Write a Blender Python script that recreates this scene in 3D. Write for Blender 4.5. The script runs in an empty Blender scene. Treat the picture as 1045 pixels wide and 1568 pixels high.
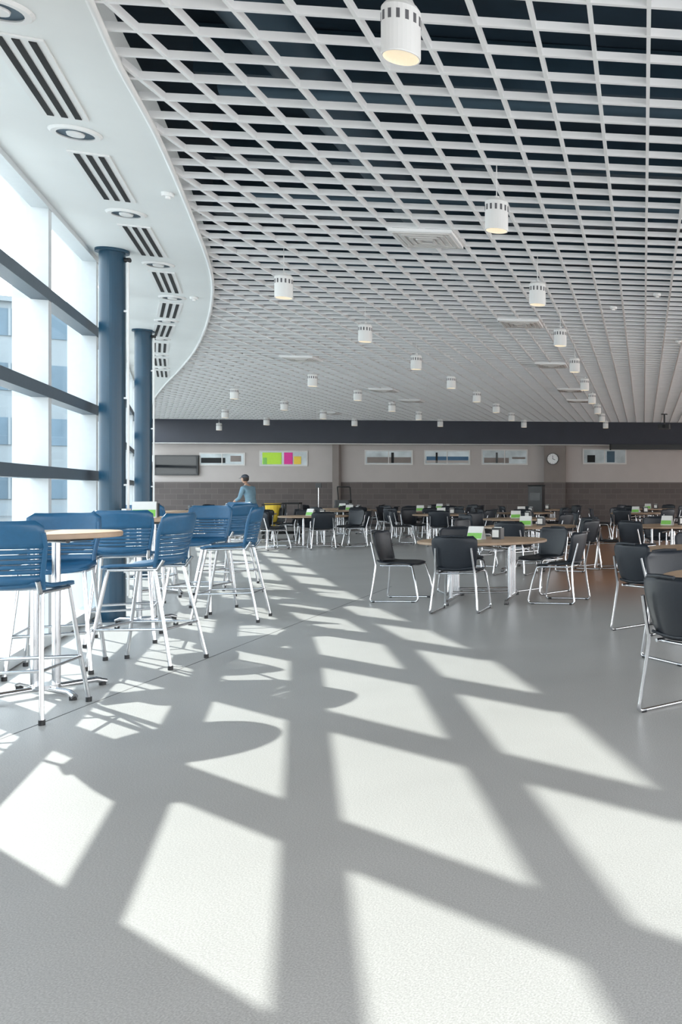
import bpy, bmesh, math, random
from mathutils import Vector, Matrix, geometry
random.seed(4)
S = bpy.context.scene
S.view_settings.view_transform = 'Standard'

# ---------------------------------------------------------------- materials
def new_mat(name, col, rough=0.5, metal=0.0, noise=0.0, nscale=20.0, spec=0.5, bump=0.0, emit=None, estr=0.0):
    m = bpy.data.materials.new(name); m.use_nodes = True
    nt = m.node_tree; b = nt.nodes['Principled BSDF']
    b.inputs['Roughness'].default_value = rough
    b.inputs['Metallic'].default_value = metal
    b.inputs['Specular IOR Level'].default_value = spec
    b.inputs['Base Color'].default_value = (*col, 1)
    if noise > 0 or bump > 0:
        tc = nt.nodes.new('ShaderNodeTexCoord')
        n = nt.nodes.new('ShaderNodeTexNoise'); n.inputs['Scale'].default_value = nscale
        n.inputs['Detail'].default_value = 4
        nt.links.new(tc.outputs['Object'], n.inputs['Vector'])
        if noise > 0:
            r = nt.nodes.new('ShaderNodeMapRange')
            r.inputs['From Min'].default_value = .3; r.inputs['From Max'].default_value = .7
            r.inputs['To Min'].default_value = 1-noise; r.inputs['To Max'].default_value = 1+noise
            nt.links.new(n.outputs['Fac'], r.inputs['Value'])
            mx = nt.nodes.new('ShaderNodeVectorMath'); mx.operation = 'SCALE'
            mx.inputs[0].default_value = col
            nt.links.new(r.outputs['Result'], mx.inputs['Scale'])
            nt.links.new(mx.outputs['Vector'], b.inputs['Base Color'])
        if bump > 0:
            bp = nt.nodes.new('ShaderNodeBump'); bp.inputs['Strength'].default_value = bump
            bp.inputs['Distance'].default_value = .01
            nt.links.new(n.outputs['Fac'], bp.inputs['Height'])
            nt.links.new(bp.outputs['Normal'], b.inputs['Normal'])
    if emit:
        b.inputs['Emission Color'].default_value = (*emit, 1)
        b.inputs['Emission Strength'].default_value = estr
    return m

M = {}
M['white'] = new_mat('white_paint', (.80,.80,.79), .6, noise=.02, nscale=3)
M['grid'] = new_mat('ceiling_grid_white', (.86,.86,.86), .5, noise=.02, nscale=2)
M['soffit'] = new_mat('soffit_plaster', (.80,.82,.81), .7, noise=.02, nscale=1.5)
M['deck'] = new_mat('plenum_dark', (.014,.034,.055), .8, noise=.3, nscale=1.2)
M['duct'] = new_mat('duct_metal', (.045,.085,.12), .45, .3, noise=.2, nscale=2)
M['transom'] = new_mat('transom_blue_grey', (.07,.10,.13), .45, noise=.05)
M['mull'] = new_mat('mullion_white', (.58,.62,.64), .45, noise=.02)
M['column'] = new_mat('column_blue_paint', (.010,.05,.09), .35, noise=.06, nscale=8)
M['chrome'] = new_mat('chrome_tube', (.62,.63,.65), .18, 1.0, noise=.03)
M['blue'] = new_mat('blue_plastic', (.014,.095,.20), .38, noise=.05, nscale=40)
M['navy'] = new_mat('charcoal_plastic', (.018,.023,.031), .42, noise=.08, nscale=50, spec=.35)
M['wood'] = new_mat('table_laminate', (.52,.35,.22), .4, noise=.08, nscale=12, spec=.3)
M['edge'] = new_mat('table_edge', (.40,.28,.19), .4, noise=.05)
M['black'] = new_mat('black_plastic', (.012,.013,.015), .35, noise=.1)
M['slot'] = new_mat('slot_black', (.01,.011,.012), .8, noise=.1)
M['perf'] = new_mat('lamp_vent_grey', (.12,.12,.13), .8, noise=.05)
M['screen'] = new_mat('screen_glass', (.015,.017,.02), .12, noise=.05)
M['fascia'] = new_mat('fascia_dark', (.040,.043,.058), .6, noise=.06, nscale=2)
M['upper'] = new_mat('wall_greige', (.475,.43,.41), .75, noise=.03, nscale=2)
M['pil'] = new_mat('pilaster_taupe', (.24,.205,.19), .75, noise=.05, nscale=3)
M['green'] = new_mat('card_green', (.22,.55,.10), .5, noise=.05)
M['lime'] = new_mat('poster_lime', (.50,.80,.05), .6, noise=.03)
M['mag'] = new_mat('poster_magenta', (.75,.03,.30), .6, noise=.03)
M['yellow'] = new_mat('poster_yellow', (.85,.60,.06), .6, noise=.03)
M['paper'] = new_mat('paper_white', (.75,.75,.73), .7, noise=.02)
M['skin'] = new_mat('skin', (.50,.30,.21), .55, noise=.04)
M['lips'] = new_mat('lips', (.40,.16,.13), .5, noise=.04)
M['shirt'] = new_mat('shirt_blue', (.20,.33,.42), .85, noise=.1, nscale=12)
M['pants'] = new_mat('trousers_dark', (.05,.06,.09), .85, noise=.1)
M['hair'] = new_mat('hair_dark', (.04,.03,.025), .7, noise=.2, nscale=80)
M['cap'] = new_mat('cap_fabric', (.06,.07,.09), .8, noise=.08)
M['lampglow'] = new_mat('lamp_diffuser', (.45,.42,.36), .4, emit=(1,.84,.60), estr=.62, noise=.01)
M['concrete'] = new_mat('outside_concrete', (.15,.16,.16), .9, noise=.1, nscale=1)
M['bld'] = new_mat('building_panel', (.25,.285,.305), .7, noise=.06, nscale=.6, spec=.2)
M['bldglass'] = new_mat('building_glass', (.12,.175,.22), .4, noise=.25, nscale=.3, spec=.2)
M['winview'] = new_mat('corridor_window_glass', (.45,.50,.52), .15, noise=.35, nscale=1.3)
M['lightwall'] = new_mat('frame_light', (.62,.60,.58), .5, noise=.02)
M['clock'] = new_mat('clock_face', (.85,.86,.86), .4, noise=.01)
M['joint'] = new_mat('floor_joint_dark', (.10,.10,.10), .7, noise=.05)

g = bpy.data.materials.new('window_glass'); g.use_nodes = True
nt = g.node_tree; nt.nodes.clear()
o = nt.nodes.new('ShaderNodeOutputMaterial'); mx = nt.nodes.new('ShaderNodeMixShader')
t = nt.nodes.new('ShaderNodeBsdfTransparent'); t.inputs[0].default_value = (.93,.97,.98,1)
gl = nt.nodes.new('ShaderNodeBsdfGlossy'); gl.inputs['Roughness'].default_value = .02
mx.inputs[0].default_value = .06
nt.links.new(t.outputs[0], mx.inputs[1]); nt.links.new(gl.outputs[0], mx.inputs[2]); nt.links.new(mx.outputs[0], o.inputs[0])
M['glass'] = g

def cmu():
    m = new_mat('cmu_block', (.13,.105,.10), .85)
    nt = m.node_tree; b = nt.nodes['Principled BSDF']
    tc = nt.nodes.new('ShaderNodeTexCoord'); mp = nt.nodes.new('ShaderNodeMapping')
    mp.inputs['Rotation'].default_value = (math.radians(90), 0, 0)
    br = nt.nodes.new('ShaderNodeTexBrick')
    br.inputs['Color1'].default_value = (.135,.112,.106,1); br.inputs['Color2'].default_value = (.108,.091,.087,1)
    br.inputs['Mortar'].default_value = (.17,.148,.14,1)
    br.inputs['Scale'].default_value = 1; br.inputs['Brick Width'].default_value = .4
    br.inputs['Row Height'].default_value = .2; br.inputs['Mortar Size'].default_value = .007
    nt.links.new(tc.outputs['Object'], mp.inputs[0]); nt.links.new(mp.outputs[0], br.inputs[0])
    nt.links.new(br.outputs[0], b.inputs['Base Color'])
    return m
M['cmu'] = cmu()

def floor_mat():
    m = new_mat('terrazzo_floor', (.35,.35,.34), .36, spec=.4)
    nt = m.node_tree; b = nt.nodes['Principled BSDF']; L = nt.links.new
    tc = nt.nodes.new('ShaderNodeTexCoord')
    n1 = nt.nodes.new('ShaderNodeTexNoise'); n1.inputs['Scale'].default_value = 170; n1.inputs['Detail'].default_value = 3
    n2 = nt.nodes.new('ShaderNodeTexNoise'); n2.inputs['Scale'].default_value = 1.1; n2.inputs['Detail'].default_value = 4
    L(tc.outputs['Object'], n1.inputs[0]); L(tc.outputs['Object'], n2.inputs[0])
    cr = nt.nodes.new('ShaderNodeValToRGB')
    cr.color_ramp.elements[0].position = .33; cr.color_ramp.elements[0].color = (.37,.36,.345,1)
    cr.color_ramp.elements[1].position = .68; cr.color_ramp.elements[1].color = (.56,.55,.525,1)
    L(n1.outputs['Fac'], cr.inputs[0])
    mr = nt.nodes.new('ShaderNodeMapRange'); mr.inputs['From Min'].default_value=.3; mr.inputs['From Max'].default_value=.7
    mr.inputs['To Min'].default_value=.95; mr.inputs['To Max'].default_value=1.05
    L(n2.outputs['Fac'], mr.inputs[0])
    vm = nt.nodes.new('ShaderNodeVectorMath'); vm.operation='SCALE'
    L(cr.outputs[0], vm.inputs[0]); L(mr.outputs[0], vm.inputs['Scale'])
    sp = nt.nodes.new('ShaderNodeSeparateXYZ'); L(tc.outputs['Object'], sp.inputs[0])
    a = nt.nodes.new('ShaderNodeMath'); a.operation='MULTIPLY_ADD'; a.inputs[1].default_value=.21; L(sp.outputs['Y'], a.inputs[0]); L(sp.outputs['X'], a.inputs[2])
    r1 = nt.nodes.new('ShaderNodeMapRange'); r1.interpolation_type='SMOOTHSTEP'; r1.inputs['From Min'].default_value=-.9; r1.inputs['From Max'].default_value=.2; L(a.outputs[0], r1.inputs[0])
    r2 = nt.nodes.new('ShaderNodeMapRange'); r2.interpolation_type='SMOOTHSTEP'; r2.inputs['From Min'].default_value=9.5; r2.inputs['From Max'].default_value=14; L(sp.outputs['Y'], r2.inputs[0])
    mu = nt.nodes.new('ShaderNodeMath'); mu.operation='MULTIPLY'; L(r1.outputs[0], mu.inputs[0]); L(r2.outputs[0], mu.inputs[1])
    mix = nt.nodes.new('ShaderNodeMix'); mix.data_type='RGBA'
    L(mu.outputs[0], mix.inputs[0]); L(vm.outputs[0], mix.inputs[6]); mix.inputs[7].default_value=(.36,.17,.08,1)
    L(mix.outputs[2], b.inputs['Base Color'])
    bp = nt.nodes.new('ShaderNodeBump'); bp.inputs['Strength'].default_value=.05; bp.inputs['Distance'].default_value=.001
    L(n1.outputs['Fac'], bp.inputs['Height']); L(bp.outputs[0], b.inputs['Normal'])
    return m
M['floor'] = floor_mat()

# ---------------------------------------------------------------- mesh builder
class MB:
    def __init__(s): s.v=[]; s.f=[]; s.m=[]; s.sm=[]; s.mats=[]
    def mi(s, k):
        if k not in s.mats: s.mats.append(k)
        return s.mats.index(k)
    def add(s, vs, fs, mat, smooth=False):
        o=len(s.v); s.v += [tuple(p) for p in vs]; i=s.mi(mat)
        for f in fs: s.f.append([a+o for a in f]); s.m.append(i); s.sm.append(smooth)
    def obox(s, c, ax, ay, az, mat):
        c=Vector(c); ax=Vector(ax); ay=Vector(ay); az=Vector(az)
        vs=[c+i*ax+j*ay+k*az for k in(-1,1) for j in(-1,1) for i in(-1,1)]
        s.add(vs, [(0,2,3,1),(4,5,7,6),(0,1,5,4),(2,6,7,3),(0,4,6,2),(1,3,7,5)], mat)
    def box(s, c, size, mat, rot=0):
        ca,sa=math.cos(rot),math.sin(rot)
        s.obox(c,(ca*size[0]/2,sa*size[0]/2,0),(-sa*size[1]/2,ca*size[1]/2,0),(0,0,size[2]/2),mat)
    def rbox(s, c, size, mat, rot=0, r=.02, n=4):
        pts=[]
        for (sx,sy,a0) in((1,1,0),(-1,1,90),(-1,-1,180),(1,-1,270)):
            for k in range(n+1):
                a=math.radians(a0+90*k/n)
                pts.append((sx*(size[0]/2-r)+r*math.cos(a), sy*(size[1]/2-r)+r*math.sin(a)))
        ca,sa=math.cos(rot),math.sin(rot); N=len(pts)
        vs=[(c[0]+x*ca-y*sa,c[1]+x*sa+y*ca,c[2]+z) for z in(-size[2]/2,size[2]/2) for x,y in pts]
        fs=[tuple(range(N-1,-1,-1)),tuple(range(N,2*N))]+[(i,(i+1)%N,N+(i+1)%N,N+i) for i in range(N)]
        s.add(vs,fs,mat)
    def tube(s, pts, r, mat, n=8):
        pts=[Vector(p) for p in pts]; rs = r if isinstance(r,(list,tuple)) else [r]*len(pts)
        vs=[]; fs=[]; up=None
        for i,p in enumerate(pts):
            if i==0: d=pts[1]-p
            elif i==len(pts)-1: d=p-pts[i-1]
            else: d=(pts[i+1]-p).normalized()+(p-pts[i-1]).normalized()
            d.normalize()
            if up is None:
                up = Vector((0,0,1)) if abs(d.z)<.9 else Vector((1,0,0))
            x=(up-d*up.dot(d)).normalized(); y=d.cross(x); up=x
            for k in range(n):
                a=2*math.pi*k/n; vs.append(p+rs[i]*(math.cos(a)*x+math.sin(a)*y))
        for i in range(len(pts)-1):
            for k in range(n):
                fs.append((i*n+k,i*n+(k+1)%n,(i+1)*n+(k+1)%n,(i+1)*n+k))
        s.add(vs,fs,mat,True)
        o=(len(pts)-1)*n
        s.add([vs[k] for k in range(n)],[tuple(range(n-1,-1,-1))],mat)
        s.add([vs[o+k] for k in range(n)],[tuple(range(n))],mat)
    def lathe(s, prof, c, mat, n=32, smooth=False, cap=True):
        vs=[];fs=[]
        for r,z in prof:
            for k in range(n):
                a=2*math.pi*k/n; vs.append((c[0]+r*math.cos(a),c[1]+r*math.sin(a),c[2]+z))
        for i in range(len(prof)-1):
            for k in range(n): fs.append((i*n+k,i*n+(k+1)%n,(i+1)*n+(k+1)%n,(i+1)*n+k))
        s.add(vs,fs,mat,smooth)
        if cap and prof[0][0]>0: s.add(vs[:n],[tuple(range(n-1,-1,-1))],mat)
        if cap and prof[-1][0]>0: s.add(vs[-n:],[tuple(range(n))],mat)
    def shell(s, fn, nu, nv, th, mat):
        P=[[Vector(fn(-1+2*i/nu,-1+2*j/nv)) for i in range(nu+1)] for j in range(nv+1)]
        vs=[];W=nu+1
        for sgn in(0,1):
            for j in range(nv+1):
                for i in range(nu+1):
                    du=P[j][min(i+1,nu)]-P[j][max(i-1,0)]; dv=P[min(j+1,nv)][i]-P[max(j-1,0)][i]
                    nn=du.cross(dv).normalized(); vs.append(P[j][i]+nn*th*(sgn-.5))
        fs=[];O=W*(nv+1)
        for j in range(nv):
            for i in range(nu):
                a=j*W+i; fs.append((a,a+W,a+W+1,a+1)); fs.append((O+a,O+a+1,O+a+W+1,O+a+W))
        for i in range(nu):
            fs.append((i,i+1,O+i+1,O+i)); a=nv*W+i; fs.append((a,O+a,O+a+1,a+1))
        for j in range(nv):
            a=j*W; fs.append((a,O+a,O+a+W,a+W)); a=j*W+nu; fs.append((a,a+W,O+a+W,O+a))
        s.add(vs,fs,mat,True)
    def ell(s, c, r, mat, n=16, m=10, fn=None):
        vs=[];fs=[]
        for j in range(m+1):
            t=math.pi*j/m
            for k in range(n):
                a=2*math.pi*k/n
                p=Vector((math.sin(t)*math.cos(a),math.sin(t)*math.sin(a),math.cos(t)))
                if fn: p=fn(p)
                vs.append((c[0]+r[0]*p.x,c[1]+r[1]*p.y,c[2]+r[2]*p.z))
        for j in range(m):
            for k in range(n): fs.append((j*n+k,(j+1)*n+k,(j+1)*n+(k+1)%n,j*n+(k+1)%n))
        s.add(vs,fs,mat,True)
    def mesh(s, name):
        me=bpy.data.meshes.new(name); me.from_pydata(s.v,[],s.f)
        for k in s.mats: me.materials.append(M[k])
        me.polygons.foreach_set('material_index',s.m); me.polygons.foreach_set('use_smooth',s.sm)
        me.update()
        bm=bmesh.new(); bm.from_mesh(me); bmesh.ops.recalc_face_normals(bm,faces=bm.faces); bm.to_mesh(me); bm.free()
        return me
    def build(s, name, loc=(0,0,0), rot=0, parent=None):
        return put(s.mesh(name), name, loc, rot, parent)
def put(me, name, loc=(0,0,0), rot=0, parent=None):
    ob=bpy.data.objects.new(name,me); S.collection.objects.link(ob)
    ob.location=loc; ob.rotation_euler=(0,0,rot)
    if parent: ob.parent=parent
    return ob

# ---------------------------------------------------------------- plan geometry
CH = 3.85      # ceiling grid underside
CAMZ = 1.35
def smooth_curve(pts, n=6):
    out=[]
    for i in range(len(pts)-1):
        p0=Vector(pts[max(i-1,0)]);p1=Vector(pts[i]);p2=Vector(pts[i+1]);p3=Vector(pts[min(i+2,len(pts)-1)])
        for k in range(n):
            t=k/n
            out.append(.5*((2*p1)+(-p0+p2)*t+(2*p0-5*p1+4*p2-p3)*t*t+(-p0+3*p1-3*p2+p3)*t**3))
    out.append(Vector(pts[-1])); return out
edge = smooth_curve([(.05,-2.3),(-.95,-.3),(-2.0,1.8),(-2.9,3.6),(-3.43,4.67),(-3.78,5.38),(-4.28,6.48),(-5.2,8.33),(-6.22,10.3),(-7.14,11.86),
        (-8.53,14.0),(-10.2,16.4),(-12.1,18.95),(-14.2,21.7),(-16.5,24.8),(-19,28.4),(-21.85,32.6)])
def wl_(Y): return (-5.53-.506*(Y-6.63),Y)
nodes=[wl_(-2.4),wl_(-1.1),wl_(.75),wl_(2.62),wl_(4.46),wl_(6.10),wl_(7.95),wl_(9.80),(-8.08,11.5),(-9.2,13.1),
       (-10.35,14.7),(-11.55,16.5),(-12.7,18.3),(-13.85,20.1),(-15.0,21.9),(-16.15,23.7),(-17.3,25.5),(-18.45,27.3),(-19.6,29.1),(-20.75,30.9),(-21.9,32.7)]
NSOLID=4
nodes=[Vector(p) for p in nodes]
BWx0,BWy0,BWs = -22.0,32.7,.10

def tangent(i):
    a=nodes[max(i-1,0)]; b=nodes[min(i+1,len(nodes)-1)]; return (b-a).normalized()
def inward(t): return Vector((t.y,-t.x))

# ---------------------------------------------------------------- floor
mb=MB()
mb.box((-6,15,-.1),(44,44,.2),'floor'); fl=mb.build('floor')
mb=MB(); mb.box((-80,50,-.32),(180,200,.2),'concrete'); mb.build('outside_ground')
def fpt(x,y): return Vector(((x-1168)*CAMZ/(y-750), 1400*CAMZ/(y-750)))
mb=MB()
def strip(mb,a,b,w,z,h,mat):
    a=Vector(a);b=Vector(b);c=(a+b)/2;d=b-a;L=d.length;d.normalize();n=Vector((-d.y,d.x))
    mb.obox((c.x,c.y,z),(d.x*L/2,d.y*L/2,0),(n.x*w/2,n.y*w/2,0),(0,0,h/2),mat)
strip(mb,fpt(0,1132),fpt(600,898),.008,.0005,.001,'joint')
mb.build('trim_1')

# ---------------------------------------------------------------- window wall
mb=MB(); gz=MB()
hz=[.06,.80,1.50,2.20,3.04,CH-.02]
MD=.125
for i,p in enumerate(nodes):
    if i<NSOLID: continue
    t=tangent(i); n=inward(t)
    c=p-n*MD
    mb.obox((c.x,c.y,CH/2),(t.x*.055,t.y*.055,0),(n.x*MD,n.y*MD,0),(0,0,CH/2),'mull')
for i in range(NSOLID,len(nodes)-1):
    a,b=nodes[i],nodes[i+1]; t=(b-a).normalized(); n=inward(t); L=(b-a).length; c=(a+b)/2
    for k,z in enumerate(hz):
        hh=.052 if 0<k<5 else .05
        q=c-n*.057
        mb.obox((q.x,q.y,z),(t.x*L/2,t.y*L/2,0),(n.x*.065,n.y*.065,0),(0,0,hh),'transom' if 0<k<5 else 'mull')
    q=c-n*.14
    gz.obox((q.x,q.y,CH/2),(t.x*L/2,t.y*L/2,0),(n.x*.004,n.y*.004,0),(0,0,CH/2-.02),'glass')
win=bpy.data.objects.new('window_1',None); S.collection.objects.link(win)
mb.build('frame',parent=win); gz.build('glass',parent=win)
mb=MB()
for i in range(len(nodes)-1):
    a,b=nodes[i],nodes[i+1]; t=(b-a).normalized(); n=inward(t); L=(b-a).length; c=(a+b)/2-n*.1
    z0=CH if i>=NSOLID else 0; z1=CH+1.7
    mb.obox((c.x,c.y,(z0+z1)/2),(t.x*(L/2+.02),t.y*(L/2+.02),0),(n.x*.1,n.y*.1,0),(0,0,(z1-z0)/2),'white')
mb.build('wall_left')

# ---------------------------------------------------------------- soffit
def slab_poly(mb, poly, z0, z1, mat):
    tri=geometry.tessellate_polygon([[Vector((p.x,p.y,0)) for p in poly]])
    N=len(poly)
    vs=[(p.x,p.y,z0) for p in poly]+[(p.x,p.y,z1) for p in poly]
    fs=[tuple(t) for t in tri]+[tuple(x+N for x in t[::-1]) for t in tri]+[(i,(i+1)%N,N+(i+1)%N,N+i) for i in range(N)]
    mb.add(vs,fs,mat)
mb=MB()
slab_poly(mb, list(edge)+list(reversed(nodes)), CH-.02, CH+.22, 'soffit')
mb.tube([(p.x,p.y,CH-.02) for p in edge],.02,'white',6)
mb.build('ceiling_soffit')

slot_me=None
for i in range(2,15):
    a,b=nodes[i],nodes[i+1]; t=(b-a).normalized(); n=inward(t)
    c=(a+b)/2+n*.55
    if min((c-e).length for e in edge)<.26: continue
    if slot_me is None:
        m2=MB(); m2.box((0,0,0),(1.24,.26,.012),'white')
        for k in(-1,0,1): m2.box((0,k*.075,-.008),(1.18,.036,.006),'slot')
        slot_me=m2.mesh('linear_air_slot')
        m3=MB(); m3.lathe([(.115,.0),(.11,-.014),(.14,-.014),(.155,.0),(.155,.004)],(0,0,0),'white',28,cap=False)
        m3.lathe([(.0,-.003),(.115,-.003)],(0,0,0),'duct',28,cap=False)
        m3.lathe([(.0,-.02),(.05,-.018),(.055,-.003)],(0,0,0),'white',20,cap=False)
        rd_me=m3.mesh('recessed_downlight')
    put(slot_me,'linear_air_slot',(c.x,c.y,CH-.0265),math.atan2(t.y,t.x))
    c2=a+inward(tangent(i))*.55
    put(rd_me,'recessed_downlight',(c2.x,c2.y,CH-.0245))
m4=MB(); m4.lathe([(.0,-.05),(.02,-.05),(.02,-.03),(.045,-.03),(.05,0),(.0,0)],(0,0,0),'white',16)
spr=m4.mesh('sprinkler_head')
def cpt(x,y,z):
    k=z/(750-y); return Vector(((x-1168)*k,1400*k))
for x,y in((257,296),(297,455)):
    p=cpt(x,y,CH-.02-CAMZ); put(spr,'sprinkler_head',(p.x,p.y,CH-.0205))
for x,y in((1007,450),(1040,522),(940,470),(640,360)):
    p=cpt(x,y,CH-CAMZ); put(spr,'sprinkler_head',(p.x,p.y,CH-.001))

# ---------------------------------------------------------------- open cell ceiling
th=math.atan(.13); A=Vector((math.cos(th),math.sin(th))); B=Vector((-math.sin(th),math.cos(th)))
poly=list(edge)+[Vector((8,BWy0+BWs*30)),Vector((8,-2.4))]
def clip(P0,D):
    ts=[]
    for i in range(len(poly)):
        a=poly[i];b=poly[(i+1)%len(poly)];e=b-a
        den=D.x*e.y-D.y*e.x
        if abs(den)<1e-9: continue
        w=a-P0; t=(w.x*e.y-w.y*e.x)/den; u=(w.x*D.y-w.y*D.x)/den
        if 0<=u<1: ts.append(t)
    ts.sort(); return [(ts[i],ts[i+1]) for i in range(0,len(ts)-1,2)]
mb=MB(); cell=.308; fh=.046; fw=.0115
for k in range(-30,140):
    for (D,Nn,dz) in((A,B,0),(B,A,.001)):
        s=k*cell-6 if D is A else (k*cell-28)
        P0=Nn*s
        for t0,t1 in clip(P0,D):
            if t1-t0<.05: continue
            c=P0+D*(t0+t1)/2
            mb.obox((c.x,c.y,CH+fh/2+dz),(D.x*(t1-t0)/2,D.y*(t1-t0)/2,0),(Nn.x*fw,Nn.y*fw,0),(0,0,fh/2),'grid')
mb.build('ceiling')
mb=MB()
dn=[nodes[i]-inward(tangent(i))*.15 for i in range(len(nodes))]
slab_poly(mb, [Vector((9,-2.5))]+dn+[Vector((9,BWy0+BWs*31))], CH+1.68, CH+1.78, 'deck')
mb.build('ceiling_deck')
mb=MB()
for k in range(0,16):
    P0=B*(k*2.2)
    for t0,t1 in clip(P0,A):
        c=P0+A*(t0+t1)/2; h=(t1-t0)/2-.05
        mb.obox((c.x,c.y,CH+1.45),(A.x*h,A.y*h,0),(B.x*.06,B.y*.06,0),(0,0,.22),'duct')
mb.build('roof_joists')
mb=MB()
def dline(P0,D,z,r):
    for t0,t1 in clip(P0,D):
        a=P0+D*(t0+.4); b=P0+D*(t1-.3)
        mb.tube([(a.x,a.y,z),(b.x,b.y,z)],r,'duct',14)
dline(A*-2.6,B,CH+.75,.22); dline(A*1.6,B,CH+.8,.2); dline(A*-8,B,CH+.8,.22)
for off in(3.5,5.3,7.1,9.6,12.5,17,24): dline(B*off,A,CH+.42,.06)
mb.build('air_ducts')

m=MB(); m.box((0,0,0),(.59,.59,.03),'grid')
for k,sz in enumerate((.5,.38,.26,.14)):
    for sx,sy,w,h in((0,1,sz,.03),(0,-1,sz,.03),(1,0,.03,sz),(-1,0,.03,sz)):
        m.box((sx*sz/2,sy*sz/2,-.018-.004*k),(w,h,.012),'lightwall')
dif=m.mesh('ceiling_air_diffuser')
for x,y in((680,369),(785,493),(448,547),(838,557),(585,597),(872,597),(628,613),(880,613),(497,632)):
    p=cpt(x,y,CH-CAMZ)
    a=round((p.dot(A)+28-cell)/cell)*cell-28+cell; b=round((p.dot(B)+6)/cell)*cell-6
    q=A*a+B*b; put(dif,'ceiling_air_diffuser',(q.x,q.y,CH-.016),th)

# ---------------------------------------------------------------- pendant lamps
m=MB()
m.lathe([(.080,-.12),(.086,-.12),(.088,-.115),(.088,.10),(.075,.12),(.0,.12)],(0,0,0),'white',28,cap=False)
m.lathe([(.080,-.12),(.074,-.085),(.0,-.08)],(0,0,0),'lampglow',28,cap=False)
for k in range(14):
    a=2*math.pi*k/14
    m.obox((.087*math.cos(a),.087*math.sin(a),.05),(-math.sin(a)*.008,math.cos(a)*.008,0),(math.cos(a)*.002,math.sin(a)*.002,0),(0,0,.022),'perf')
m.lathe([(.02,.12),(.02,.15),(.004,.15),(.004,.42)],(0,0,0),'white',10)
pend=m.mesh('pendant_lamp')
v1=Vector((-.385,2.87)); v2=Vector((-2.6,-.36)); L0=Vector((-1.70,4.30))
for i in range(0,11):
    for j in range(0,8):
        p=L0+v1*i+v2*j
        if p.y>31.5: continue
        if not any(a<0<b for a,b in clip(p,Vector((1,0)))): continue
        if min((p-e).length for e in edge)<.7: continue
        put(pend,'pendant_lamp',(p.x,p.y,CAMZ+2.15))

# ---------------------------------------------------------------- columns
for (x,y) in((-6.73,9.46),(-9.62,14.2)):
    c=bpy.data.objects.new('steel_column',None); S.collection.objects.link(c); c.location=(x,y,0)
    m=MB(); m.lathe([(.17,0),(.17,.02),(.118,.02),(.118,.12),(.115,.125),(.115,CH-.05),(.15,CH-.05),(.15,CH-.02)],(0,0,0),'column',32)
    m.build('shaft',parent=c)
    m=MB(); m.tube([(.15,.02,CH-.12),(.15,.02,.25)],.012,'white',8)
    for z in(.5,1.4,2.3,3.2): m.box((.13,.02,z),(.05,.03,.02),'white')
    m.box((.145,.0,1.1),(.05,.07,.11),'white'); m.tube([(.118,.02,CH-.12),(.17,.02,CH-.12)],.025,'black',8)
    m.build('conduit',parent=c)

# ---------------------------------------------------------------- back wall
bang=math.atan(BWs); BA=Vector((math.cos(bang),math.sin(bang))); BN=Vector((math.sin(bang),-math.cos(bang)))
def bw(x,y,off=0):
    k=(x-1168)/1400; Y=(BWy0-BWs*BWx0)/(1-BWs*k); X=k*Y; z=CAMZ+(750-y)*Y/1400
    q=Vector((X,Y))+BN*off; return Vector((q.x,q.y,z))
def bwbox(mb,x0,y0,x1,y1,off0,off1,mat):
    a=bw(x0,y0);b=bw(x1,y1);w=Vector((b.x-a.x,b.y-a.y)).length; h=abs(a.z-b.z); c=(a+b)/2; o=(off0+off1)/2
    mb.obox((c.x+BN.x*o,c.y+BN.y*o,c.z),(BA.x*w/2,BA.y*w/2,0),(BN.x*(off1-off0)/2,BN.y*(off1-off0)/2,0),(0,0,h/2),mat)
bwo=bpy.data.objects.new('wall_back',None); S.collection.objects.link(bwo)
m=MB(); Lw=34
m.box((Lw/2-1,.1,2.8),(Lw,.2,5.6),'upper')
m2=MB(); m2.box((Lw/2-1,-.025,.815),(Lw,.05,1.63),'cmu'); 
o1=m.build('upper_wall',(BWx0,BWy0,-.0),bang,bwo); o2=m2.build('block_wainscot',(BWx0,BWy0,0),bang,bwo)
m=MB()
def zbox(mb,x0,x1,z0,z1,o0,o1,mat):
    a=bw(x0,750);b=bw(x1,750);c=(a+b)/2;w=Vector((b.x-a.x,b.y-a.y)).length;o=(o0+o1)/2
    mb.obox((c.x+BN.x*o,c.y+BN.y*o,(z0+z1)/2),(BA.x*w/2,BA.y*w/2,0),(BN.x*(o1-o0)/2,BN.y*(o1-o0)/2,0),(0,0,(z1-z0)/2),mat)
zbox(m,513,523,0,3.0,.02,.25,'pil'); zbox(m,835,867,1.63,3.0,.02,.25,'pil'); zbox(m,835,867,0,1.63,.02,.27,'cmu')
m.build('pilasters',parent=bwo)
m=MB(); zbox(m,228,1400,3.02,CH+.0,.28,.5,'fascia'); zbox(m,228,1400,2.99,3.02,.26,.52,'lightwall')
m.build('trim_2')
m=MB(); zbox(m,228,1400,0,.1,.05,.07,'black'); m.build('baseboard_back')
wl=[(306,693,376,713),(398,690,472,714),(559,689,633,712),(650,689,721,712),(738,688,809,712),(893,687,960,711)]
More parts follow.
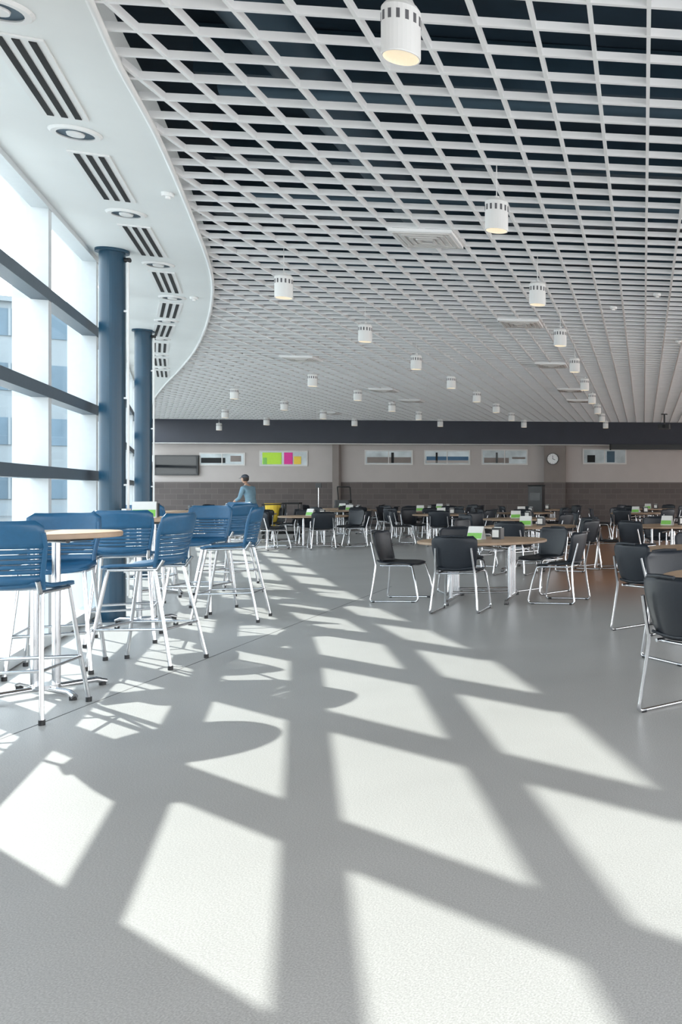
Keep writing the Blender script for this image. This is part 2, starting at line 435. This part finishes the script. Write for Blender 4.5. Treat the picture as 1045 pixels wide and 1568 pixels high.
for k,(x0,y0,x1,y1) in enumerate(wl):
    m=MB(); bwbox(m,x0,y0,x1,y1,.0,.03,'lightwall'); 
    bwbox(m,x0+2,y0+2,x1-2,y1-2,.03,.034,'winview')
    n=2 if k!=1 else 1
    for q in range(1,n+0):
        xm=x0+(x1-x0)*q/n; bwbox(m,xm-.7,y0+2,xm+.7,y1-2,.034,.045,'lightwall')
    if k==0: bwbox(m,x0+3,y0+8,x0+40,y1-4,.034,.04,'slot'); bwbox(m,x0+48,y0+5,x0+64,y1-6,.034,.04,'pil')
    if k==1:
        bwbox(m,403,693,432,711,.035,.05,'lime'); bwbox(m,436,693,449,711,.035,.05,'mag'); bwbox(m,451,699,462,711,.035,.05,'yellow')
        bwbox(m,404,701,410,711,.05,.055,'green')
    if k==2: bwbox(m,563,700,630,709,.035,.04,'pil'); bwbox(m,600,693,604,709,.04,.045,'slot')
    if k==3: bwbox(m,654,699,718,705,.035,.04,'blue'); bwbox(m,668,693,671,709,.04,.045,'slot'); bwbox(m,654,705,718,709,.04,.045,'upper')
    if k==4: bwbox(m,742,701,780,709,.035,.04,'pil'); bwbox(m,760,693,763,709,.04,.045,'black'); bwbox(m,785,700,805,703,.035,.04,'pil')
    if k==5: bwbox(m,900,697,912,708,.035,.04,'slot'); bwbox(m,930,691,942,708,.035,.04,'duct')
    m.build('window_%d'%(k+2))
m=MB(); bwbox(m,240,697,306,728,.06,.12,'black'); bwbox(m,242,699,304,726,.12,.124,'screen'); bwbox(m,262,706,284,720,.0,.06,'black')
m.build('wall_television')
m=MB(); bwbox(m,228,697,238,707,.02,.05,'paper'); m.build('wall_notice')
c=bw(848.5,703,.0)
m=MB(); m.lathe([(.21,0),(.21,.05),(.19,.055),(.19,.04),(.0,.04)],(0,0,0),'clock',36); m.lathe([(.215,.0),(.215,.058),(.195,.058),(.195,.0)],(0,0,0),'black',36,cap=False)
m.obox((.0,.06,.045),(.008,0,0),(0,.06,0),(0,0,.003),'black'); m.obox((.04,-.02,.045),(.05,-.02,0),(.004,.008,0),(0,0,.003),'black')
for k in range(12):
    a=math.pi*k/6; m.obox((.165*math.cos(a),.165*math.sin(a),.043),(.012*math.cos(a),.012*math.sin(a),0),(-.004*math.sin(a),.004*math.cos(a),0),(0,0,.002),'black')
co=m.build('wall_clock',(c.x+BN.x*.25,c.y+BN.y*.25,c.z)); co.rotation_euler=(math.radians(90),0,bang)
m=MB()
zbox(m,938,1300,2.84,3.02,.5,.75,'black'); zbox(m,936,938,2.82,3.04,.48,.77,'slot'); m.build('roller_screen_housing')
p=cpt(1018,634,CH-CAMZ)
m=MB(); m.tube([(0,0,.0),(0,0,-.35)],.03,'black',10); m.rbox((0,0,-.42),(.42,.36,.15),'black',r=.05); m.tube([(0,-.17,-.42),(0,-.22,-.42)],.05,'screen',14); m.box((0,0,-.01),(.2,.2,.02),'black')
m.build('ceiling_projector',(p.x,p.y,CH))
def floorp(x,Y): return Vector(((x-1168)*Y/1400,Y))
p=floorp(822,26.5); m=MB(); m.rbox((0,0,.03),(.46,.42,.06),'black',r=.04); m.box((0,0,.76),(.40,.34,1.4),'black'); m.rbox((0,0,1.47),(.44,.38,.04),'slot',r=.04); m.box((0,-.175,1.15),(.3,.01,.22),'screen'); m.build('waste_bin_cabinet',(p.x,p.y,0))
p=floorp(526,31.3); m=MB(); m.rbox((0,0,.55),(.5,.35,.9),'black',r=.06)
for sx in(-.2,.2): m.tube([(sx,.1,.1),(sx,.16,1.1),(sx,.05,1.45)],.02,'black'); 
m.tube([(-.2,.05,1.45),(.2,.05,1.45)],.022,'black')
for sx in(-.2,.2):
    for sy in(-.12,.12): m.tube([(sx-.02,sy,.06),(sx+.02,sy,.06)],.06,'slot',14)
m.build('service_cart',(p.x,p.y,0),.2)
p=floorp(488,31.6); m=MB(); m.tube([(0,0,.05),(0,0,1.5)],.015,'chrome'); m.rbox((0,0,1.5),(.2,.03,.16),'black',r=.01); m.lathe([(.18,0),(.18,.015),(.03,.04),(.0,.04)],(0,0,0),'black',20); m.build('sign_stand',(p.x,p.y,0))
# janitor cart with yellow bag beside the person
p=floorp(432,25.0); m=MB(); m.rbox((0,0,.18),(.95,.5,.06),'slot',r=.08); m.box((.25,0,.62),(.4,.46,.03),'slot'); m.box((.25,0,.98),(.42,.48,.04),'slot')
for sx,sy in((.06,.2),(.06,-.2),(.44,.2),(.44,-.2)): m.tube([(sx,sy,.2),(sx,sy,.98)],.018,'black')
m.lathe([(.14,.25),(.2,.95),(.215,.98),(.2,.98),(.0,.93)],(-.22,0,0),'yellow',14)
m.tube([(-.45,-.2,.95),(-.45,-.2,.2)],.015,'black'); m.tube([(-.45,.2,.95),(-.45,.2,.2)],.015,'black'); m.tube([(-.45,-.2,.95),(-.45,.2,.95),(.06,.2,.96)],.015,'black'); m.tube([(-.45,-.2,.95),(.06,-.2,.96)],.015,'black')
for sx in(-.38,.38):
    for sy in(-.18,.18): m.tube([(sx,sy-.02,.07),(sx,sy+.02,.07)],.07,'black',14)
m.build('cleaning_cart',(p.x,p.y,0),.3)

# ---------------------------------------------------------------- furniture meshes
def arc_pts(p0,p1,p2,n=5):
    p0,p1,p2=map(Vector,(p0,p1,p2)); return [(1-t)**2*p0+2*t*(1-t)*p1+t*t*p2 for t in [k/n for k in range(n+1)]]
def roundw(v,n=5,e=.72):
    return e+(1-e)*(1-abs(v)**n)**(1/2)
def dining_chair():
    m=MB()
    def seat(u,v):
        w=.235*roundw(v,4,.80); y=-.02+.225*v
        z=.455+.018*u*u-.02*max(0,v)**3+.03*max(0,-v)**4
        return (u*w,y,z)
    m.shell(seat,12,10,.016,'navy')
    def back(u,v):
        w=(.235+.02*(v))*roundw(v,5,.78); z=.655+.19*v
        y=-.245-.045*(v+1)/1.0*.9+.05*u*u+.015*(v*v)
        return (u*w,y,z)
    m.shell(back,14,10,.014,'navy')
    m.tube([(-.12,-.335,.845),(0,-.345,.85),(.12,-.335,.845)],.012,'navy',6)
    for s in(-1,1):
        path=[(s*.19,-.315,.72),(s*.205,-.262,.50)]+arc_pts((s*.21,-.25,.45),(s*.235,-.26,.25),(s*.25,-.29,.06),4)+arc_pts((s*.252,-.295,.04),(s*.255,-.30,.012),(s*.255,-.26,.012),3)+[(s*.258,.22,.012)]+arc_pts((s*.258,.24,.012),(s*.258,.28,.012),(s*.256,.275,.05),3)+[(s*.24,.235,.25),(s*.215,.19,.425)]+[(s*.20,.15,.437),(s*.20,-.2,.437)]
        m.tube(path,.0115,'chrome',8)
        m.tube([(s*.257,.2,.008),(s*.257,.24,.008)],.014,'black',6); m.tube([(s*.256,-.24,.008),(s*.256,-.27,.008)],.014,'black',6)
    m.tube([(-.2,.14,.432),(.2,.14,.432)],.011,'chrome'); m.tube([(-.2,-.17,.432),(.2,-.17,.432)],.011,'chrome')
    return m.mesh('dining_chair')
def bar_chair():
    m=MB()
    def seat(u,v):
        w=.225*roundw(v,4,.82); y=.01+.215*v
        return (u*w,y,.765+.018*u*u-.02*max(0,v)**3+.03*max(0,-v)**4)
    m.shell(seat,12,10,.022,'blue')
    def by(z,u): return -.225-.20*(z-.80)+.05*u*u
    def band(z0,z1,w0,w1,e):
        def f(u,v):
            z=z0+(z1-z0)*(v+1)/2; w=w0+(w1-w0)*(v+1)/2
            if e and v>0: w*=(e+(1-e)*math.sqrt(max(0,1-v**4)))
            return (u*w,by(z,u),z)
        m.shell(f,14,5 if e else 2,.016,'blue')
    band(1.01,1.17,.225,.235,.8)
    for k in range(5): band(.86+k*.03,.882+k*.03,.20+.004*k,.202+.004*k,0)
    band(.80,.85,.195,.20,0)
    for s in(-1,1):
        m.tube([(s*.195,by(.77,.9)+.01,.765),(s*.198,by(.85,1),.85),(s*.225,by(1.0,1),1.02),(s*.222,by(1.1,1),1.10)],.015,'blue',8)
        fr=[(s*.19,.17,.745),(s*.225,.245,.3),(s*.25,.295,.012)]; rr=[(s*.19,-.17,.745),(s*.225,-.26,.3),(s*.25,-.315,.012)]
        m.tube(fr,.013,'chrome'); m.tube(rr,.013,'chrome')
        m.tube([(s*.25,.295,.0),(s*.25,.295,.03)],.018,'black'); m.tube([(s*.25,-.315,.0),(s*.25,-.315,.03)],.018,'black')
        m.tube([(s*.225,.245,.3),(s*.225,-.26,.3)],.010,'chrome')
        m.tube([(s*.19,.17,.747),(s*.19,-.19,.747),(s*.195,-.235,.82)],.013,'chrome')
    m.tube([(-.225,.245,.3),(.225,.245,.3)],.012,'chrome'); m.tube([(-.225,-.26,.3),(.225,-.26,.3)],.010,'chrome')
    m.tube([(-.19,.12,.745),(.19,.12,.745)],.012,'chrome')
    return m.mesh('bar_chair')
def round_table():
    m=MB(); R=.76
    m.lathe([(.0,.705),(R-.015,.705),(R,.712),(R,.733),(R-.006,.738)],(0,0,0),'edge',56)
    m.lathe([(R-.006,.738),(R-.014,.740),(.0,.740)],(0,0,0),'wood',56)
    for s in(-1,1):
        for q in(-1,1):
            m.tube([(s*.34,q*.22,.70),(s*.34,q*.22,.06)],.022,'chrome',10)
            m.tube([(s*.34,q*.07,.60),(s*.34,q*.07,.06)],.012,'chrome')
        m.tube([(s*.34,-.55,.03),(s*.34,-.5,.045),(s*.34,.5,.045),(s*.34,.55,.03)],.024,'chrome',10)
        m.tube([(s*.34,-.45,.685),(s*.34,.45,.685)],.02,'black',8)
        for q in(-1,1): m.tube([(s*.34,q*.52,0),(s*.34,q*.52,.03)],.028,'black',10)
        m.tube([(s*.34,0,.60),(0,0,.66)],.014,'chrome')
    m.tube([(-.34,.22,.12),(.34,.22,.12)],.014,'chrome'); m.tube([(-.34,-.22,.12),(.34,-.22,.12)],.014,'chrome')
    m.tube([(-.34,0,.69),(.34,0,.69)],.018,'black')
    return m.mesh('round_dining_table')
def high_table():
    m=MB(); R=.42
    m.lathe([(.0,1.035),(R-.01,1.035),(R,1.04),(R,1.066),(R-.004,1.07)],(0,0,0),'edge',48)
    m.lathe([(R-.004,1.07),(R-.012,1.072),(.0,1.072)],(0,0,0),'wood',48)
    for s in(-1,1):
        m.tube([(s*.06,0,1.03),(s*.06,0,.06)],.024,'chrome',12)
    for a in(0,90):
        c,s_=math.cos(math.radians(a+45)),math.sin(math.radians(a+45))
        m.tube([(-.36*c,-.36*s_,.022),(-.3*c,-.3*s_,.045),(.3*c,.3*s_,.045),(.36*c,.36*s_,.022)],.02,'chrome',10)
        for q in(-1,1): m.tube([(q*.34*c,q*.34*s_,0),(q*.34*c,q*.34*s_,.025)],.022,'black',10)
        m.tube([(-.28*c,-.28*s_,1.02),(.28*c,.28*s_,1.02)],.015,'black')
    m.lathe([(.085,.045),(.085,.07),(.0,.07)],(0,0,0),'chrome',20)
    return m.mesh('high_table')
def tent():
    m=MB()
    for s in(-1,1):
        m.add([(-.1,s*.06,0),(.1,s*.06,0),(.1,s*.004,.16),(-.1,s*.004,.16),(-.1,s*.056,0),(.1,s*.056,0),(.1,0,.158),(-.1,0,.158)],[(0,1,2,3),(4,5,6,7),(0,4,7,3),(1,5,6,2)],'paper')
        m.add([(-.095,s*.0615*.95+s*.0005,.012),(.095,s*.0615*.95+s*.0005,.012),(.095,s*.034+s*.001,.08),(-.095,s*.034+s*.001,.08)],[(0,1,2,3)],'green')
    m.box((0,0,.002),(.2,.12,.004),'paper')
    return m.mesh('table_tent_card')
DC=dining_chair(); BC=bar_chair(); RT=round_table(); HT=high_table(); TT=tent()
m=MB(); m.rbox((0,0,.07),(.13,.10,.14),'black',r=.02); m.box((0,0,.143),(.09,.03,.012),'paper'); m.box((0,-.051,.07),(.09,.003,.09),'paper')
ND=m.mesh('napkin_dispenser')

def face(me,name,x,y,tx,ty,j=0):
    a=math.atan2(ty-y,tx-x)-math.pi/2+j; return put(me,name,(x,y,0),a)
put(HT,'high_table',(-4.73,6.03,0),.3)
put(HT,'high_table',(-6.2,9.2,0),.6)
put(HT,'high_table',(-7.8,12.0,0),.2)
face(BC,'bar_chair',-4.46,5.48,-4.80,6.7)
face(BC,'bar_chair',-5.27,6.83,-4.85,6.03)
face(BC,'bar_chair',-4.77,7.08,-5.77,7.01)
face(BC,'bar_chair',-5.72,8.2,-6.15,9.20,.1)
face(BC,'bar_chair',-5.50,9.45,-6.4,9.2)
face(BC,'bar_chair',-6.25,10.15,-6.15,9.2)
face(BC,'bar_chair',-6.95,11.9,-7.75,12.05)
face(BC,'bar_chair',-7.6,12.95,-7.8,12.05)
face(BC,'bar_chair',-7.45,11.1,-7.75,12.05)
put(TT,'table_tent_card',(-6.12,9.05,1.073),.5); put(ND,'napkin_dispenser',(-6.25,9.35,1.073),.4)

tabs=[(-3.42,11.2,[-87,180,-10,60,122]),
      (-3.95,15.6,[-90,-20,50,170]),
      (-.55,9.6,[-123,-75,100]),
      (.03,6.6,[130]),
      (-1.55,15.8,[180,-120,110,40]),
      (-5.2,19.6,None),(-10.6,21.6,None),(-8.0,23.0,None),(-13.4,23.6,[20,80,200,260,320]),(-6.4,24.6,None),(-9.8,26.4,None),(-12.3,27.4,[0,60,120,240,300]),
      (-6.9,28.6,None),(-15.9,28.0,[60,120,200]),(-10.3,29.4,[0,60,120,240,300]),(-3.3,24.5,None),(-13.8,30.2,[0,120,180]),(-3.6,29.5,None),(-17.7,30.4,[60,150,240,300])]
face(DC,'dining_chair',-.36,5.56,.40,6.35)
for ti,(x,y,angs) in enumerate(tabs):
    put(RT,'round_dining_table',(x,y,0),(.15,.0,.3,.1)[ti] if ti<4 else random.uniform(0,3))
    if angs is None:
        base=random.uniform(0,60); angs=[base+k*60+random.uniform(-12,12) for k in range(6)]
        if random.random()<.6: angs.pop(random.randrange(6))
    for a in angs:
        ar=math.radians(a); r=random.uniform(.92,1.05) if ti>0 else .98
        cx,cy=x+r*math.cos(ar),y+r*math.sin(ar)
        face(DC,'dining_chair',cx,cy,x,y,random.uniform(-.15,.15) if ti else 0)
    if ti not in(3,):
        put(TT,'table_tent_card',(x-.1,y+.05,.741),random.uniform(-.4,.4))
        put(ND,'napkin_dispenser',(x+.15,y+.1,.741),random.uniform(-.4,.4))

# ---------------------------------------------------------------- person
def person(loc,rot):
    root=bpy.data.objects.new('standing_person',None); S.collection.objects.link(root); root.location=loc; root.rotation_euler=(0,0,rot)
    V=[];E=[];R=[]
    def v(p,r,par=None):
        V.append(p);R.append(r)
        if par is not None:E.append((par,len(V)-1))
        return len(V)-1
    pel=v((0,0,.95),(.165,.12)); s1=v((0,.03,1.10),(.15,.11),pel); s2=v((0,.09,1.26),(.17,.12),s1); s3=v((0,.14,1.40),(.13,.10),s2)
    nk=v((0,.17,1.47),(.062,.062),s3); n2=v((0,.20,1.54),(.052,.052),nk)
    for s in(-1,1):
        sh=v((s*.17,.13,1.39),(.075,.075),s3); ue=v((s*.215,.14,1.27),(.06,.06),sh); el=v((s*.25,.17,1.12),(.048,.048),ue)
        fo=v((s*.23,.30,1.06),(.044,.044),el); wr=v((s*.20,.42,1.0),(.029,.029),fo)
        hp=v((s*.09,0,.87),(.105,.105),pel); mt=v((s*.105,.02,.68),(.085,.085),hp); kn=v((s*.11,.035,.49),(.062,.062),mt)
        cf=v((s*.115,.0,.33),(.06,.06),kn); an=v((s*.12,-.02,.10),(.042,.042),cf); toe=v((s*.13,.06,.045),(.045,.04),an); t2=v((s*.135,.16,.035),(.038,.03),toe)
    me=bpy.data.meshes.new('b'); me.from_pydata(V,E,[]); me.update()
    ob=bpy.data.objects.new('b',me); S.collection.objects.link(ob)
    md=ob.modifiers.new('s','SKIN'); md.use_smooth_shade=True
    for i,sv in enumerate(me.skin_vertices[0].data): sv.radius=R[i]; sv.use_root=(i==0)
    ob.modifiers.new('ss','SUBSURF').levels=2
    dg=bpy.context.evaluated_depsgraph_get(); bm=bpy.data.meshes.new_from_object(ob.evaluated_get(dg))
    bpy.data.objects.remove(ob)
    bm.materials.clear()
    for k in('shirt','pants','skin','black'): bm.materials.append(M[k])
    for p in bm.polygons:
        c=p.center; p.use_smooth=True
        if c.z>1.45 and abs(c.x)<.075: i=2
        elif abs(c.x)>.13 and c.y>.30 and c.z>.9: i=2
        elif c.z>.93: i=0
        elif c.z<.085: i=3
        else: i=1
        p.material_index=i
    put(bm,'body',parent=root)
    m=MB()
    def hd(p):
        q=p.copy()
        if q.z<0: q.x*=1-.28*(-q.z)**1.5; q.y*=1-.12*(-q.z)
        return q
    m.ell((0,.235,1.645),(.077,.098,.118),'skin',20,14,hd)
    m.ell((0,.333,1.635),(.013,.02,.026),'skin',8,6)
    for s in(-1,1):
        m.ell((s*.078,.225,1.64),(.012,.022,.033),'skin',8,6); m.ell((s*.03,.322,1.655),(.013,.008,.009),'paper',8,6); m.ell((s*.03,.329,1.655),(.006,.004,.006),'black',8,6)
        m.box((s*.03,.326,1.675),(.034,.008,.007),'hair')
    m.ell((0,.318,1.588),(.027,.01,.008),'lips',10,6)
    m.ell((0,.212,1.66),(.082,.095,.108),'hair',18,12,lambda p: Vector((p.x,min(p.y,.45),max(p.z,-.65))))
    m.ell((0,.225,1.70),(.088,.108,.085),'cap',20,10,lambda p: Vector((p.x,p.y,max(p.z,-.1))))
    m.shell(lambda u,v2:(.075*u*(1-.25*(v2+1)/2),.30+.05*(v2+1)-.02*u*u,1.70-.012*u*u-.01*(v2+1)),8,4,.006,'cap')
    m.build('head',parent=root)
    m=MB()
    for s in(-1,1):
        def P(a,b,c): return (s*(.20-a),.42+b,1.0+c)
        m.ell(P(0,.045,-.012),(.041,.052,.016),'skin',12,8)
        for k,(dx,L) in enumerate(((-.030,.062),(-.010,.075),(.010,.07),(.030,.052))):
            m.tube([P(dx,.07,-.014),P(dx,.085+L*.35,-.014),P(dx*1.05,.085+L*.7,-.026),P(dx*1.05,.085+L*.85,-.045)],[.010,.009,.008,.007],'skin',8)
        m.tube([P(.03,.02,-.014),P(.055,.04,-.02),P(.06,.07,-.032)],[.012,.010,.008],'skin',8)
    m.build('hands',parent=root)
    return root
person((-14.25,25.5,0),math.radians(75))

# ---------------------------------------------------------------- outside buildings
def building(name,c,L,D,H,rot,floors):
    m=MB(); m.box((0,0,H/2-.2),(L,D,H),'bld')
    fhh=H/floors
    for k in range(floors):
        m.box((0,-D/2-.02,fhh*(k+.55)),(L*.98,.1,fhh*.5),'bldglass')
        n=int(L/1.6)
        for q in range(n+1): m.box((-L*.49+q*L*.98/n,-D/2-.1,fhh*(k+.55)),(.12,.12,fhh*.5),'bld')
    m.box((0,0,H-.1),(L+.6,D+.6,.3),'bld')
    m.build(name,(c[0],c[1],-.2),rot)
building('office_building',(-48,60),60,10,13.2,math.radians(36),4)

# ---------------------------------------------------------------- light
sd=bpy.data.lights.new('sun','SUN'); sd.energy=10.5; sd.angle=math.radians(.6); sd.color=(1,.965,.905)
so=bpy.data.objects.new('sun',sd); S.collection.objects.link(so)
dv=Vector((.83,-.56,-.526)); so.rotation_euler=dv.to_track_quat('-Z','Y').to_euler(); so.location=(-20,20,20)
w=bpy.data.worlds.new('sky'); S.world=w; w.use_nodes=True; nt=w.node_tree
bg=nt.nodes['Background']; tc=nt.nodes.new('ShaderNodeTexCoord'); sp=nt.nodes.new('ShaderNodeSeparateXYZ'); cr=nt.nodes.new('ShaderNodeValToRGB')
nt.links.new(tc.outputs['Generated'],sp.inputs[0]); nt.links.new(sp.outputs['Z'],cr.inputs[0]); nt.links.new(cr.outputs[0],bg.inputs[0])
cr.color_ramp.elements[0].position=0; cr.color_ramp.elements[0].color=(1,.985,.965,1)
cr.color_ramp.elements[1].position=.7; cr.color_ramp.elements[1].color=(.78,.88,1,1)
bg.inputs['Strength'].default_value=4.8

# ---------------------------------------------------------------- camera
cd=bpy.data.cameras.new('camera'); cam=bpy.data.objects.new('camera',cd); S.collection.objects.link(cam)
cam.location=(0,0,CAMZ); cam.rotation_euler=(math.radians(90),0,0)
cd.sensor_fit='HORIZONTAL'; cd.sensor_width=36; cd.lens=1400/1045*36
cd.shift_x=(522.5-1168)/1045; cd.shift_y=-(784-750)/1045
cd.clip_start=.05; cd.clip_end=500
S.camera=cam
